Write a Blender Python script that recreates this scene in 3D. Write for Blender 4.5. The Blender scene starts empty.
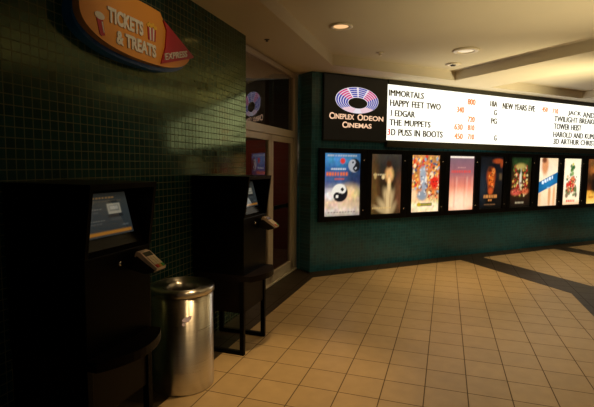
import bpy, bmesh, math, random
import numpy as np
from mathutils import Vector, Matrix

random.seed(4)
C = bpy.context.scene.collection
S2 = math.sqrt(.5)
PI = math.pi

# ------------------------------------------------------------------ frames
CAM_H = 1.68
D = 6.041          # plane of the poster wall (y)
NW = -2.14         # tiled side wall: offset n from the camera
ND = -2.25         # front plane of the glass doors
ZC = 3.08          # soffit height
ZT = 3.225          # height inside the ceiling trays


def UV(u, n, z=0.0):
    """side-wall coordinates (along, out, up) to world"""
    return Vector((S2 * (u + n), S2 * (u - n), z))


# ------------------------------------------------------------------ helpers
def lin(c):
    return tuple((x / 12.92 if x <= .04045 else ((x + .055) / 1.055) ** 2.4) for x in (v / 255 for v in c))


def obj(name, bm, mats=None, parent=None, smooth=False):
    me = bpy.data.meshes.new(name)
    bm.normal_update()
    bm.to_mesh(me)
    bm.free()
    if mats:
        for m in (mats if isinstance(mats, (list, tuple)) else [mats]):
            me.materials.append(m)
    if smooth:
        for p in me.polygons:
            p.use_smooth = True
    o = bpy.data.objects.new(name, me)
    C.objects.link(o)
    if parent:
        o.parent = parent
    return o


def empty(name, loc=(0, 0, 0), rz=0.0):
    o = bpy.data.objects.new(name, None)
    C.objects.link(o)
    o.location = loc
    o.rotation_euler = (0, 0, rz)
    o.empty_display_size = .1
    return o


def tag(o, label, cat, group=None):
    o['label'] = label
    o['category'] = cat
    if group:
        o['group'] = group
    return o


def struct(o):
    o['kind'] = 'structure'
    return o


def copy_tree(o, parent=None):
    c = o.copy()
    C.objects.link(c)
    c.parent = parent
    for ch in list(o.children):
        copy_tree(ch, c)
    return c


def B():
    return bmesh.new()


def box(bm, lo, hi, bev=0.0, seg=2, mat=0):
    r = bmesh.ops.create_cube(bm, size=1.0)
    vs = r['verts']
    for v in vs:
        v.co = Vector([lo[i] + (v.co[i] + .5) * (hi[i] - lo[i]) for i in range(3)])
    fs = list({f for v in vs for f in v.link_faces})
    for f in fs:
        f.material_index = mat
    if bev > 0:
        es = list({e for v in vs for e in v.link_edges})
        bmesh.ops.bevel(bm, geom=es, offset=bev, segments=seg, profile=.5, affect='EDGES')
    return bm


def prism(bm, pts, axis_fn, a, b, mat=0):
    """extrude the 2-D outline pts from a to b; axis_fn(p, t) -> xyz"""
    v0 = [bm.verts.new(axis_fn(p, a)) for p in pts]
    v1 = [bm.verts.new(axis_fn(p, b)) for p in pts]
    n = len(pts)
    fs = [bm.faces.new(v0), bm.faces.new(v1[::-1])]
    for i in range(n):
        fs.append(bm.faces.new((v0[i], v1[i], v1[(i + 1) % n], v0[(i + 1) % n])))
    for f in fs:
        f.material_index = mat
    bmesh.ops.recalc_face_normals(bm, faces=fs)
    return fs


def lathe(bm, prof, seg=64, loc=(0, 0, 0), mat=0):
    rings = []
    for r, z in prof:
        if r < 1e-6:
            rings.append([bm.verts.new((loc[0], loc[1], loc[2] + z))])
        else:
            rings.append([bm.verts.new((loc[0] + r * math.cos(2 * PI * k / seg), loc[1] + r * math.sin(2 * PI * k / seg), loc[2] + z)) for k in range(seg)])
    fs = []
    for a, b in zip(rings, rings[1:]):
        for k in range(seg):
            k2 = (k + 1) % seg
            if len(a) == 1 and len(b) == 1:
                continue
            if len(a) == 1:
                fs.append(bm.faces.new((a[0], b[k2], b[k])))
            elif len(b) == 1:
                fs.append(bm.faces.new((a[k], a[k2], b[0])))
            else:
                fs.append(bm.faces.new((a[k], a[k2], b[k2], b[k])))
    for f in fs:
        f.material_index = mat
    bmesh.ops.recalc_face_normals(bm, faces=fs)
    return fs


def text_bm(s, rect, y0, y1, bold=0.0, shear=0.0, mirror_fn=None):
    """lettering fitted to rect = (x0, x1, z0, z1), from depth y0 (front) to y1"""
    cu = bpy.data.curves.new('lettering', 'FONT')
    cu.body = s
    cu.size = 1.0
    cu.extrude = .5
    cu.offset = bold
    cu.resolution_u = 3
    cu.shear = shear
    o = bpy.data.objects.new('lettering', cu)
    C.objects.link(o)
    bpy.context.view_layer.update()
    dg = bpy.context.evaluated_depsgraph_get()
    me = bpy.data.meshes.new_from_object(o.evaluated_get(dg))
    bpy.data.objects.remove(o)
    bpy.data.curves.remove(cu)
    bm = B()
    bm.from_mesh(me)
    bpy.data.meshes.remove(me)
    xs = [v.co.x for v in bm.verts]
    ys = [v.co.y for v in bm.verts]
    if rect is None:
        return bm
    x0, x1, z0, z1 = rect
    ax, bx, ay, by = min(xs), max(xs), min(ys), max(ys)
    for v in bm.verts:
        fx = (v.co.x - ax) / (bx - ax)
        fz = (v.co.y - ay) / (by - ay)
        fy = v.co.z + .5
        v.co = Vector((x0 + fx * (x1 - x0), y1 + fy * (y0 - y1), z0 + fz * (z1 - z0)))
    bmesh.ops.recalc_face_normals(bm, faces=bm.faces[:])
    return bm


# ------------------------------------------------------------------ materials
def new_mat(name):
    m = bpy.data.materials.new(name)
    m.use_nodes = True
    nt = m.node_tree
    for n in list(nt.nodes):
        nt.nodes.remove(n)
    out = nt.nodes.new('ShaderNodeOutputMaterial')
    return m, nt, out


def N(nt, t, **kw):
    n = nt.nodes.new(t)
    for k, v in kw.items():
        if k in n.inputs:
            n.inputs[k].default_value = v
        else:
            setattr(n, k, v)
    return n


def L(nt, a, b):
    nt.links.new(a, b)


def mth(nt, op, a, b=None, c=None):
    n = nt.nodes.new('ShaderNodeMath')
    n.operation = op
    for i, x in enumerate((a, b, c)):
        if x is None:
            continue
        if isinstance(x, (int, float)):
            n.inputs[i].default_value = x
        else:
            L(nt, x, n.inputs[i])
    return n.outputs[0]


def mixc(nt, fac, a, b):
    n = nt.nodes.new('ShaderNodeMix')
    n.data_type = 'RGBA'
    for s, x in ((n.inputs[0], fac), (n.inputs[6], a), (n.inputs[7], b)):
        if hasattr(x, 'links'):
            L(nt, x, s)
        elif isinstance(x, (int, float)):
            s.default_value = x
        else:
            s.default_value = (*x, 1)
    return n.outputs[2]


def principled(name, col, rough=.5, metal=0.0, noise=.15, scale=30, spec=.5, emis=None, estr=0.0, aniso=0.0):
    m, nt, out = new_mat(name)
    b = N(nt, 'ShaderNodeBsdfPrincipled')
    b.inputs['Roughness'].default_value = rough
    b.inputs['Metallic'].default_value = metal
    b.inputs['Specular IOR Level'].default_value = spec
    if aniso:
        b.inputs['Anisotropic'].default_value = aniso
    tc = N(nt, 'ShaderNodeTexCoord')
    nz = N(nt, 'ShaderNodeTexNoise', Scale=scale, Detail=3.0)
    L(nt, tc.outputs['Object'], nz.inputs['Vector'])
    c = mixc(nt, nz.outputs['Fac'], tuple(x * (1 - noise) for x in col), tuple(min(1, x * (1 + noise)) for x in col))
    L(nt, c, b.inputs['Base Color'])
    if emis:
        b.inputs['Emission Color'].default_value = (*emis, 1)
        b.inputs['Emission Strength'].default_value = estr
    L(nt, b.outputs[0], out.inputs[0])
    return m


def emission(name, col, strength, noise=.04, scale=3.0):
    m, nt, out = new_mat(name)
    e = N(nt, 'ShaderNodeEmission', Strength=strength)
    tc = N(nt, 'ShaderNodeTexCoord')
    nz = N(nt, 'ShaderNodeTexNoise', Scale=scale)
    L(nt, tc.outputs['Object'], nz.inputs['Vector'])
    c = mixc(nt, nz.outputs['Fac'], tuple(x * (1 - noise) for x in col), tuple(x * (1 + noise) for x in col))
    L(nt, c, e.inputs['Color'])
    L(nt, e.outputs[0], out.inputs[0])
    return m


def grid_mat(name, axis_a, off_a, axis_b, off_b, pitch, grout, tile_col, grout_col, rough, var, spec=.5, tile_rough_var=.0, bump=.3, mottling=.1, tint=None):
    """square tiles: axis_a / axis_b are world direction vectors of the two grid directions"""
    m, nt, out = new_mat(name)
    geo = N(nt, 'ShaderNodeNewGeometry')

    def coord(ax, off):
        d = nt.nodes.new('ShaderNodeVectorMath')
        d.operation = 'DOT_PRODUCT'
        L(nt, geo.outputs['Position'], d.inputs[0])
        d.inputs[1].default_value = ax
        return mth(nt, 'DIVIDE', mth(nt, 'SUBTRACT', d.outputs['Value'], off), pitch)
    a = coord(axis_a, off_a)
    b = coord(axis_b, off_b)

    def edge(x):
        f = mth(nt, 'FRACT', x)
        return mth(nt, 'MINIMUM', f, mth(nt, 'SUBTRACT', 1.0, f))
    e = mth(nt, 'MINIMUM', edge(a), edge(b))
    g = grout / pitch / 2
    mr = N(nt, 'ShaderNodeMapRange')
    mr.interpolation_type = 'SMOOTHSTEP'
    L(nt, e, mr.inputs['Value'])
    mr.inputs['From Min'].default_value = g * .7
    mr.inputs['From Max'].default_value = g * 1.3
    fac = mr.outputs['Result']
    cv = nt.nodes.new('ShaderNodeCombineXYZ')
    L(nt, mth(nt, 'FLOOR', a), cv.inputs[0])
    L(nt, mth(nt, 'FLOOR', b), cv.inputs[1])
    wn = N(nt, 'ShaderNodeTexWhiteNoise')
    L(nt, cv.outputs[0], wn.inputs['Vector'])
    nz = N(nt, 'ShaderNodeTexNoise', Scale=9.0, Detail=5.0)
    L(nt, geo.outputs['Position'], nz.inputs['Vector'])
    lo = tuple(x * (1 - var) for x in tile_col)
    hi = tuple(x * (1 + var) for x in tile_col)
    tc = mixc(nt, wn.outputs['Value'], lo, hi)
    dark = nt.nodes.new('ShaderNodeMix')
    dark.data_type = 'RGBA'
    dark.blend_type = 'MULTIPLY'
    dark.inputs[0].default_value = 1.0
    L(nt, tc, dark.inputs[6])
    L(nt, mixc(nt, nz.outputs['Fac'], (1 - 2 * mottling,) * 3, (1 + mottling,) * 3), dark.inputs[7])
    col = mixc(nt, fac, grout_col, dark.outputs[2])
    p = N(nt, 'ShaderNodeBsdfPrincipled')
    L(nt, col, p.inputs['Base Color'])
    p.inputs['Specular IOR Level'].default_value = spec
    r = mth(nt, 'ADD', mth(nt, 'MULTIPLY', mth(nt, 'SUBTRACT', 1.0, fac), .85 - rough), mth(nt, 'ADD', rough, mth(nt, 'MULTIPLY', wn.outputs['Value'], tile_rough_var)))
    L(nt, r, p.inputs['Roughness'])
    bp = N(nt, 'ShaderNodeBump', Strength=bump, Distance=.002)
    L(nt, fac, bp.inputs['Height'])
    L(nt, bp.outputs[0], p.inputs['Normal'])
    if tint:
        # coloured glaze over the tile body
        p.inputs['Specular IOR Level'].default_value = 0
        fr = N(nt, 'ShaderNodeFresnel', IOR=1.22)
        gl = N(nt, 'ShaderNodeBsdfGlossy')
        gl.inputs['Color'].default_value = (*tint, 1)
        L(nt, r, gl.inputs['Roughness'])
        L(nt, bp.outputs[0], gl.inputs['Normal'])
        mx = N(nt, 'ShaderNodeMixShader')
        g_ = mth(nt, 'MULTIPLY', mth(nt, 'MULTIPLY', fr.outputs[0], 2.5), mth(nt, 'ADD', mth(nt, 'MULTIPLY', fac, .85), .15))
        L(nt, g_, mx.inputs[0])
        L(nt, p.outputs[0], mx.inputs[1])
        L(nt, gl.outputs[0], mx.inputs[2])
        L(nt, mx.outputs[0], out.inputs[0])
    else:
        L(nt, p.outputs[0], out.inputs[0])
    return m


def glass_mat(name, tint, ior=1.5, boost=1.0):
    m, nt, out = new_mat(name)
    fr = N(nt, 'ShaderNodeFresnel', IOR=ior)
    tr = N(nt, 'ShaderNodeBsdfTransparent')
    tr.inputs['Color'].default_value = (*tint, 1)
    gl = N(nt, 'ShaderNodeBsdfGlossy')
    gl.inputs['Roughness'].default_value = .01
    mx = N(nt, 'ShaderNodeMixShader')
    f = mth(nt, 'MULTIPLY', fr.outputs[0], boost)
    f = mth(nt, 'MINIMUM', f, 1.0)
    ge = N(nt, 'ShaderNodeNewGeometry')
    f = mth(nt, 'MULTIPLY', f, mth(nt, 'SUBTRACT', 1.0, ge.outputs['Backfacing']))
    L(nt, f, mx.inputs[0])
    L(nt, tr.outputs[0], mx.inputs[1])
    L(nt, gl.outputs[0], mx.inputs[2])
    L(nt, mx.outputs[0], out.inputs[0])
    return m


def painted_mat(name, estr, gloss=.0, rough=.3):
    """a printed sheet whose ink is in the colour attribute of its mesh"""
    m, nt, out = new_mat(name)
    at = N(nt, 'ShaderNodeAttribute')
    at.attribute_name = 'ink'
    b = N(nt, 'ShaderNodeBsdfPrincipled')
    b.inputs['Roughness'].default_value = rough
    b.inputs['Specular IOR Level'].default_value = gloss
    b.inputs['Base Color'].default_value = (.02, .02, .02, 1)
    L(nt, at.outputs['Color'], b.inputs['Emission Color'])
    b.inputs['Emission Strength'].default_value = estr
    L(nt, b.outputs[0], out.inputs[0])
    return m


EU = (S2, S2, 0)
EN = (S2, -S2, 0)
M = {}
M['floor'] = grid_mat('beige_floor_tile', EU, 4.639, EN, -1.008, .3048, .008, (.43, .305, .155), (.10, .065, .03), .38, .05, spec=.35, bump=.25, mottling=.10)
M['band'] = grid_mat('dark_floor_tile', EU, 4.639, EN, -1.008, .3048, .007, (.036, .025, .014), (.02, .014, .008), .45, .12, spec=.25, bump=.25, mottling=.2)
M['wall_left'] = grid_mat('green_mosaic_tile', EU, 4.592, (0, 0, 1), 3.08, .0555, .0048, (.006, .044, .046), (.150, .155, .095), .08, .25, spec=.85, tile_rough_var=.05, bump=.30, tint=(.88, 1, .48))
M['wall_back'] = grid_mat('teal_mosaic_tile', (1, 0, 0), 3.26, (0, 0, 1), 0.0, .0555, .0045, (.013, .115, .175), (.025, .15, .195), .17, .25, spec=.6, tile_rough_var=.08, bump=.35)
M['return'] = grid_mat('teal_mosaic_return', (0, 1, 0), 6.0, (0, 0, 1), 0.0, .0555, .0045, (.013, .115, .175), (.025, .15, .195), .2, .25, spec=.6, bump=.35)
M['ceiling'] = principled('ceiling_paint', (.66, .59, .46), .9, noise=.03, scale=2, spec=.1)
M['fascia'] = principled('fascia_paint', (.70, .62, .48), .85, noise=.02, scale=2, spec=.1)
M['frame'] = principled('door_aluminium', (.60, .53, .42), .45, metal=.25, noise=.05, scale=8)
M['dark_metal'] = principled('dark_metal', (.02, .018, .016), .35, metal=.5, noise=.1)
M['door_glass'] = glass_mat('door_glass', (.72, .70, .66), 1.55, 1.25)
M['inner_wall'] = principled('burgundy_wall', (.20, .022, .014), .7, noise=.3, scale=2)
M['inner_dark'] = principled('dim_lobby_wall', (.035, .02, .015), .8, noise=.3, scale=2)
M['carpet'] = principled('brown_carpet', (.22, .10, .05), .9, noise=.3, scale=20)
M['black'] = principled('kiosk_black', (.0016, .0013, .0011), .36, noise=.12, scale=12, spec=.06)
M['black_brown'] = principled('kiosk_brown_black', (.006, .003, .0018), .42, noise=.15, scale=12, spec=.12)
M['inset'] = principled('kiosk_recess', (.004, .003, .0022), .3, noise=.1, spec=.2)
M['chrome'] = principled('chrome', (.75, .73, .7), .15, metal=1, noise=.03)
M['reader'] = principled('reader_grey', (.78, .62, .50), .35, noise=.06)
M['reader_dark'] = principled('reader_dark', (.02, .018, .016), .35, noise=.1)
M['reader_lcd'] = principled('reader_display', (.06, .07, .05), .15, noise=.1)
M['key'] = principled('reader_key', (.85, .75, .55), .45, noise=.05)
M['key_red'] = principled('red_key', (.65, .05, .04), .4, noise=.05)
M['key_yellow'] = principled('yellow_key', (.7, .45, .05), .4, noise=.05)
M['key_green'] = principled('green_key', (.05, .40, .08), .4, noise=.05)
M['board_frame'] = principled('sign_frame', (.030, .028, .017), .4, noise=.1, scale=6, spec=.4)
M['logo_panel'] = principled('sign_logo_panel', (.007, .005, .003), .3, noise=.1, scale=6, spec=.25, emis=(1, .8, .5), estr=.006)
M['lightbox'] = emission('marquee_light', (1.0, .955, .80), 1.55, noise=.03, scale=1.2)
M['letter_dark'] = principled('marquee_letter', (.055, .046, .016), .6, noise=.1)
M['letter_orange'] = emission('orange_letter', (1.0, .24, .06), 1.2)
M['letter_red'] = emission('red_letter', (1.0, .12, .10), 1.0)
M['logo_text'] = emission('logo_letters', lin((255, 205, 165)), 1.05)
M['logo_blue'] = emission('logo_blue', lin((66, 68, 170)), .9)
M['logo_pink'] = emission('logo_pink', lin((210, 58, 125)), 1.0)
M['logo_white'] = emission('logo_white', lin((235, 225, 232)), 1.0)
M['logo_pale'] = emission('logo_pale_pink', lin((240, 190, 200)), 1.0)
M['case'] = principled('poster_case_black', (.004, .0035, .003), .3, noise=.1, scale=10, spec=.2)
M['case_glass'] = glass_mat('case_glass', (.97, .97, .97), 1.35, .6)
M['poster'] = painted_mat('backlit_poster', 1.15)
M['screen'] = painted_mat('kiosk_screen', .22, gloss=.6, rough=.06)
M['orange'] = principled('sign_orange', (.85, .34, .04), .5, noise=.04, scale=4)
M['sign_side'] = principled('sign_side', (.42, .22, .10), .5, noise=.05, scale=6)
M['blue'] = principled('sign_blue', (.005, .09, .40), .4, noise=.05, scale=4)
M['red'] = principled('sign_red', (.50, .008, .02), .5, noise=.04, scale=4)
M['yellow'] = principled('sign_yellow', (.95, .55, .04), .5, noise=.04, scale=4)
M['sign_white'] = principled('sign_white', (.85, .80, .70), .5, noise=.03, scale=4)
M['lamp_ring'] = principled('lamp_ring', (.80, .70, .52), .4, noise=.03, scale=5)
M['lamp_glow'] = emission('lamp_glow', (1.0, .56, .25), 1.05)
M['lamp_off'] = principled('lamp_lens', (.80, .72, .56), .3, noise=.04, scale=9, emis=(1, .85, .58), estr=.38)  # lens of an unlit lamp, with a faint glow added to look pale
M['dark_plastic'] = principled('dark_plastic', (.05, .04, .03), .5, noise=.1)
M['sticker'] = principled('worn_sticker', (.95, .72, .60), .5, emis=(1, .60, .42), estr=.22, noise=.3, scale=90)  # faint glow added so the worn sticker looks pale in weak light


def steel_mat():
    m, nt, out = new_mat('brushed_steel')
    b = N(nt, 'ShaderNodeBsdfPrincipled')
    b.inputs['Metallic'].default_value = 1.0
    b.inputs['Anisotropic'].default_value = .92
    b.inputs['Anisotropic Rotation'].default_value = .25
    tg = N(nt, 'ShaderNodeTangent', direction_type='RADIAL', axis='Z')
    L(nt, tg.outputs[0], b.inputs['Tangent'])
    tc = N(nt, 'ShaderNodeTexCoord')
    mp = N(nt, 'ShaderNodeMapping')
    mp.inputs['Scale'].default_value = (1, 1, 60)
    L(nt, tc.outputs['Object'], mp.inputs['Vector'])
    nz = N(nt, 'ShaderNodeTexNoise', Scale=3.0, Detail=4.0)
    L(nt, mp.outputs[0], nz.inputs['Vector'])
    L(nt, mixc(nt, nz.outputs['Fac'], (.70, .67, .62), (.88, .85, .80)), b.inputs['Base Color'])
    r = N(nt, 'ShaderNodeMapRange')
    r.inputs['To Min'].default_value = .24
    r.inputs['To Max'].default_value = .36
    L(nt, nz.outputs['Fac'], r.inputs['Value'])
    L(nt, r.outputs[0], b.inputs['Roughness'])
    L(nt, b.outputs[0], out.inputs[0])
    return m


M['steel'] = steel_mat()


# ------------------------------------------------------------------ painted sheets (printed surfaces)
def painted_grid(name, w, h, nx, ny, fn, mat, parent=None, place=None):
    """sheet of w x h, colours from fn(U, V) -> (ny, nx, 3) linear; U right, V up, 0..1"""
    bm = B()
    vs = [[bm.verts.new((place(i / (nx - 1), j / (ny - 1)) if place else (w * i / (nx - 1), 0, h * j / (ny - 1)))) for i in range(nx)] for j in range(ny)]
    for j in range(ny - 1):
        for i in range(nx - 1):
            bm.faces.new((vs[j][i], vs[j][i + 1], vs[j + 1][i + 1], vs[j + 1][i]))
    o = obj(name, bm, mat, parent)
    U, V = np.meshgrid(np.linspace(0, 1, nx), np.linspace(0, 1, ny))
    col = np.clip(fn(U, V), 0, 4).reshape(-1, 3)
    at = o.data.color_attributes.new('ink', 'FLOAT_COLOR', 'POINT')
    at.data.foreach_set('color', np.hstack([col, np.ones((len(col), 1))]).astype(np.float32).ravel())
    return o


def vramp(V, stops):
    xs = [s[0] for s in stops]
    cs = np.array([lin(s[1]) for s in stops])
    return np.stack([np.interp(V, xs, cs[:, k]) for k in range(3)], -1)


def smooth(e0, e1, x):
    t = np.clip((x - e0) / (e1 - e0), 0, 1)
    return t * t * (3 - 2 * t)


def blob(img, U, V, cx, cy, rx, ry, c, soft=.35, a=1.0, rot=0.0):
    du, dv = U - cx, (V - cy)
    if rot:
        k = 1.5
        x, y = du, dv * k
        du = x * math.cos(rot) + y * math.sin(rot)
        dv = (-x * math.sin(rot) + y * math.cos(rot)) / k
    d = np.sqrt((du / rx) ** 2 + (dv / ry) ** 2)
    m = (a * (1 - smooth(1 - soft, 1 + soft, d)))[..., None]
    return img * (1 - m) + np.array(lin(c)) * m


def bar(img, U, V, x0, x1, y0, y1, c, a=1.0, soft=.012):
    m = smooth(x0 - soft, x0 + soft, U) * (1 - smooth(x1 - soft, x1 + soft, U)) * smooth(y0 - soft, y0 + soft, V) * (1 - smooth(y1 - soft, y1 + soft, V)) * a
    m = m[..., None]
    return img * (1 - m) + np.array(lin(c)) * m


def speckle(img, U, V, n, seed, cols, x0, x1, y0, y1, r=(.03, .08), a=.9, soft=.4):
    rg = random.Random(seed)
    for _ in range(n):
        img = blob(img, U, V, rg.uniform(x0, x1), rg.uniform(y0, y1), rg.uniform(*r), rg.uniform(*r) * .75, rg.choice(cols), soft, a, rg.uniform(-1, 1))
    return img


def dashes(img, U, V, x0, x1, y, h, c, seed, n=9, a=.9):
    rg = random.Random(seed)
    x = x0
    st = (x1 - x0) / n
    for k in range(n):
        img = bar(img, U, V, x, x + st * rg.uniform(.55, .85), y, y + h, c, a)
        x += st
    return img


def grain(i, U, V, seed, amp=.25):
    rg = np.random.default_rng(seed)
    ny, nx = U.shape
    out = np.zeros((ny, nx, 3))
    for n, a in ((9, .6), (22, 1.0)):
        g = rg.normal(0, 1, (n + 2, n + 2, 3))
        x, y = U * n, V * n
        xi, yi = x.astype(int), y.astype(int)
        fx, fy = (x - xi)[..., None], (y - yi)[..., None]
        out += a * ((g[yi, xi] * (1 - fx) + g[yi, xi + 1] * fx) * (1 - fy) + (g[yi + 1, xi] * (1 - fx) + g[yi + 1, xi + 1] * fx) * fy)
    m = out.mean(-1, keepdims=True)
    return i * np.clip(1 + amp * (.7 * m + .3 * out), .1, 2.2)


def swirl(i, U, V, cx, cy, rx, ry, rot, light, dark):
    x, y = (U - cx) / rx, (V - cy) / ry
    x, y = x * math.cos(rot) + y * math.sin(rot), -x * math.sin(rot) + y * math.cos(rot)
    ins = 1 - smooth(.92, 1.08, np.hypot(x, y))
    u = np.hypot(x, y - .5)
    w_ = np.hypot(x, y + .5)
    d = smooth(-.08, .08, x)
    d = np.where(u < .5, 0 + smooth(.42, .5, u) * d, d)
    d = np.where(w_ < .5, 1 - smooth(.42, .5, w_) * (1 - d), d)
    d = np.where(u < .17, 1.0, d)
    d = np.where(w_ < .17, 0.0, d)
    c = np.array(lin(light)) * (1 - d[..., None]) + np.array(lin(dark)) * d[..., None]
    return i * (1 - ins[..., None]) + c * ins[..., None]


def p_ice(U, V):
    i = vramp(V, [(0, (165, 150, 140)), (.08, (225, 205, 185)), (.22, (235, 200, 165)), (.36, (170, 160, 170)), (.55, (70, 88, 130)), (.75, (45, 95, 150)), (.9, (70, 140, 195)), (1, (60, 110, 150))])
    i = blob(i, U, V, .95, .55, .35, .4, (30, 38, 60), .6, .75)
    i = blob(i, U, V, .72, .36, .25, .12, (255, 215, 150), .8, .9)
    i = blob(i, U, V, .16, .33, .17, .07, (240, 230, 220), .5)
    i = grain(i, U, V, 1, .22)
    i = blob(i, U, V, .25, .42, .3, .03, (215, 205, 205), .7, .6)
    i = blob(i, U, V, .75, .18, .3, .05, (225, 190, 150), .8, .6)
    i = swirl(i, U, V, .83, .81, .17, .11, .5, (170, 170, 175), (22, 24, 30))
    i = swirl(i, U, V, .43, .37, .225, .145, -.7, (238, 230, 215), (26, 24, 28))
    i = blob(i, U, V, .5, .88, .07, .045, (215, 60, 50), .25)
    i = dashes(i, U, V, .08, .92, .955, .018, (205, 205, 210), 2, 12)
    i = dashes(i, U, V, .18, .62, .74, .022, (230, 230, 235), 5, 7)
    i = dashes(i, U, V, .05, .66, .645, .055, (235, 110, 45), 6, 8)
    i = bar(i, U, V, .28, .55, .58, .605, (200, 90, 70), .8)
    i = dashes(i, U, V, .1, .9, .05, .02, (110, 95, 90), 7, 10)
    return i


def p_figure(U, V):
    i = vramp(V, [(0, (62, 44, 22)), (.2, (75, 52, 28)), (.5, (52, 36, 20)), (.8, (48, 42, 36)), (1, (60, 56, 48))])
    i = blob(i, U, V, .1, .5, .14, .5, (105, 72, 34), .8, .7)
    i = blob(i, U, V, .95, .35, .14, .3, (120, 70, 45), .8, .6)
    i = blob(i, U, V, .60, .66, .13, .12, (235, 175, 105), .5)
    i = blob(i, U, V, .58, .84, .08, .06, (60, 34, 18), .4)
    i = blob(i, U, V, .60, .50, .055, .13, (250, 205, 140), .5)
    i = grain(i, U, V, 2, .22)
    for cx, cy, rx, ry, rot, al in ((.58, .35, .06, .09, 0, .9), (.53, .25, .045, .15, -.35, .9), (.60, .22, .04, .17, .05, .85), (.68, .22, .035, .16, .3, .7), (.42, .13, .05, .14, -.75, .85), (.30, .07, .03, .13, -1.1, .7), (.56, .1, .05, .12, 0, .75), (.74, .08, .04, .12, .5, .6)):
        i = blob(i, U, V, cx, cy, rx * 1.7, ry, (228, 194, 136), .9, al * .8, -rot)
    i = blob(i, U, V, .64, .2, .02, .15, (150, 105, 62), .6, .6)
    i = blob(i, U, V, .49, .2, .015, .14, (140, 100, 60), .6, .6)
    i = dashes(i, U, V, .08, .5, .65, .02, (225, 200, 150), 3, 6)
    i = blob(i, U, V, .14, .64, .045, .05, (200, 165, 100), .4, .8)
    i = blob(i, U, V, .4, .62, .05, .035, (235, 200, 140), .4)
    i = dashes(i, U, V, .06, .7, .09, .02, (220, 180, 110), 9, 9)
    return i


def p_crowd(U, V):
    i = vramp(V, [(0, (235, 205, 165)), (.12, (250, 225, 180)), (.2, (235, 190, 130)), (.4, (190, 110, 60)), (.8, (190, 110, 55)), (1, (190, 130, 80))])
    i = grain(i, U, V, 3, .25)
    i = speckle(i, U, V, 190, 11, [(235, 120, 40), (205, 50, 35), (245, 190, 90), (90, 60, 40), (150, 165, 175), (250, 225, 170), (60, 80, 110)], 0, 1, .27, .98, (.018, .05))
    i = blob(i, U, V, .40, .66, .10, .14, (155, 165, 170), .4)
    i = blob(i, U, V, .45, .52, .09, .2, (150, 155, 165), .5)
    i = blob(i, U, V, .40, .29, .17, .09, (135, 142, 150), .4)
    i = speckle(i, U, V, 26, 12, [(190, 195, 200), (90, 80, 75), (225, 215, 200)], .3, .55, .3, .78, (.015, .035))
    i = blob(i, U, V, .84, .52, .17, .12, (215, 40, 28), .4)
    i = blob(i, U, V, .72, .65, .07, .05, (250, 210, 160), .4)
    i = speckle(i, U, V, 40, 13, [(120, 25, 20), (250, 200, 150), (235, 90, 50), (60, 40, 30)], .6, 1, .2, .8, (.012, .03))
    i = blob(i, U, V, .1, .3, .12, .1, (240, 200, 150), .5)
    i = bar(i, U, V, .30, .76, .10, .155, (72, 66, 20))
    i = blob(i, U, V, .29, .13, .07, .035, (190, 160, 30), .3)
    i = dashes(i, U, V, .35, .74, .112, .03, (190, 170, 60), 4, 7)
    return i


def p_pink(U, V):
    i = vramp(V, [(0, (240, 150, 110)), (.1, (255, 200, 160)), (.25, (255, 185, 145)), (.45, (225, 130, 105)), (.7, (150, 95, 100)), (.95, (125, 95, 105)), (1, (120, 95, 100))])
    i = blob(i, U, V, .45, .1, .4, .2, (255, 225, 190), .8, .7)
    for x, a, c in ((.22, .5, (160, 70, 60)), (.30, .35, (255, 210, 190)), (.62, .35, (150, 60, 50)), (.72, .5, (255, 205, 180)), (.93, .4, (255, 200, 180))):
        i = bar(i, U, V, x, x + .04, .05, .62, c, a * .8, .03)
    i = bar(i, U, V, .02, .99, .965, .995, (255, 240, 220))
    i = grain(i, U, V, 4, .06)
    i = dashes(i, U, V, .1, .88, .69, .05, (225, 70, 60), 3, 11, .8)
    i = dashes(i, U, V, .35, .68, .78, .018, (225, 160, 150), 4, 6, .7)
    i = dashes(i, U, V, .3, .7, .6, .014, (205, 120, 110), 5, 5, .7)
    return i


def p_navy(U, V):
    i = vramp(V, [(0, (12, 10, 8)), (.25, (20, 18, 17)), (.6, (20, 24, 30)), (.9, (18, 21, 26)), (1, (16, 18, 23))])
    i = blob(i, U, V, .15, .45, .18, .3, (36, 50, 62), .8, .6)
    i = blob(i, U, V, .50, .62, .17, .15, (205, 85, 25), .5)
    i = blob(i, U, V, .52, .48, .13, .15, (240, 110, 35), .4)
    i = blob(i, U, V, .50, .40, .12, .05, (120, 38, 18), .4)
    i = blob(i, U, V, .50, .34, .10, .07, (215, 90, 35), .5)
    i = blob(i, U, V, .60, .72, .07, .06, (255, 140, 60), .4)
    i = blob(i, U, V, .42, .76, .07, .05, (90, 40, 20), .5)
    i = blob(i, U, V, .78, .92, .2, .045, (190, 80, 35), .5)
    i = blob(i, U, V, .94, .87, .06, .07, (170, 75, 35), .5)
    i = bar(i, U, V, .85, .98, .55, .68, (110, 85, 55), .7, .03)
    i = speckle(i, U, V, 26, 41, [(90, 35, 15), (255, 160, 80), (160, 60, 20), (60, 25, 12)], .4, .62, .4, .74, (.012, .035))
    i = grain(i, U, V, 5, .2)
    i = dashes(i, U, V, .22, .82, .205, .06, (255, 165, 85), 8, 8)
    i = dashes(i, U, V, .42, .6, .145, .035, (255, 160, 80), 9, 2)
    i = dashes(i, U, V, .25, .75, .07, .015, (170, 120, 80), 10, 8)
    return i


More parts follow.
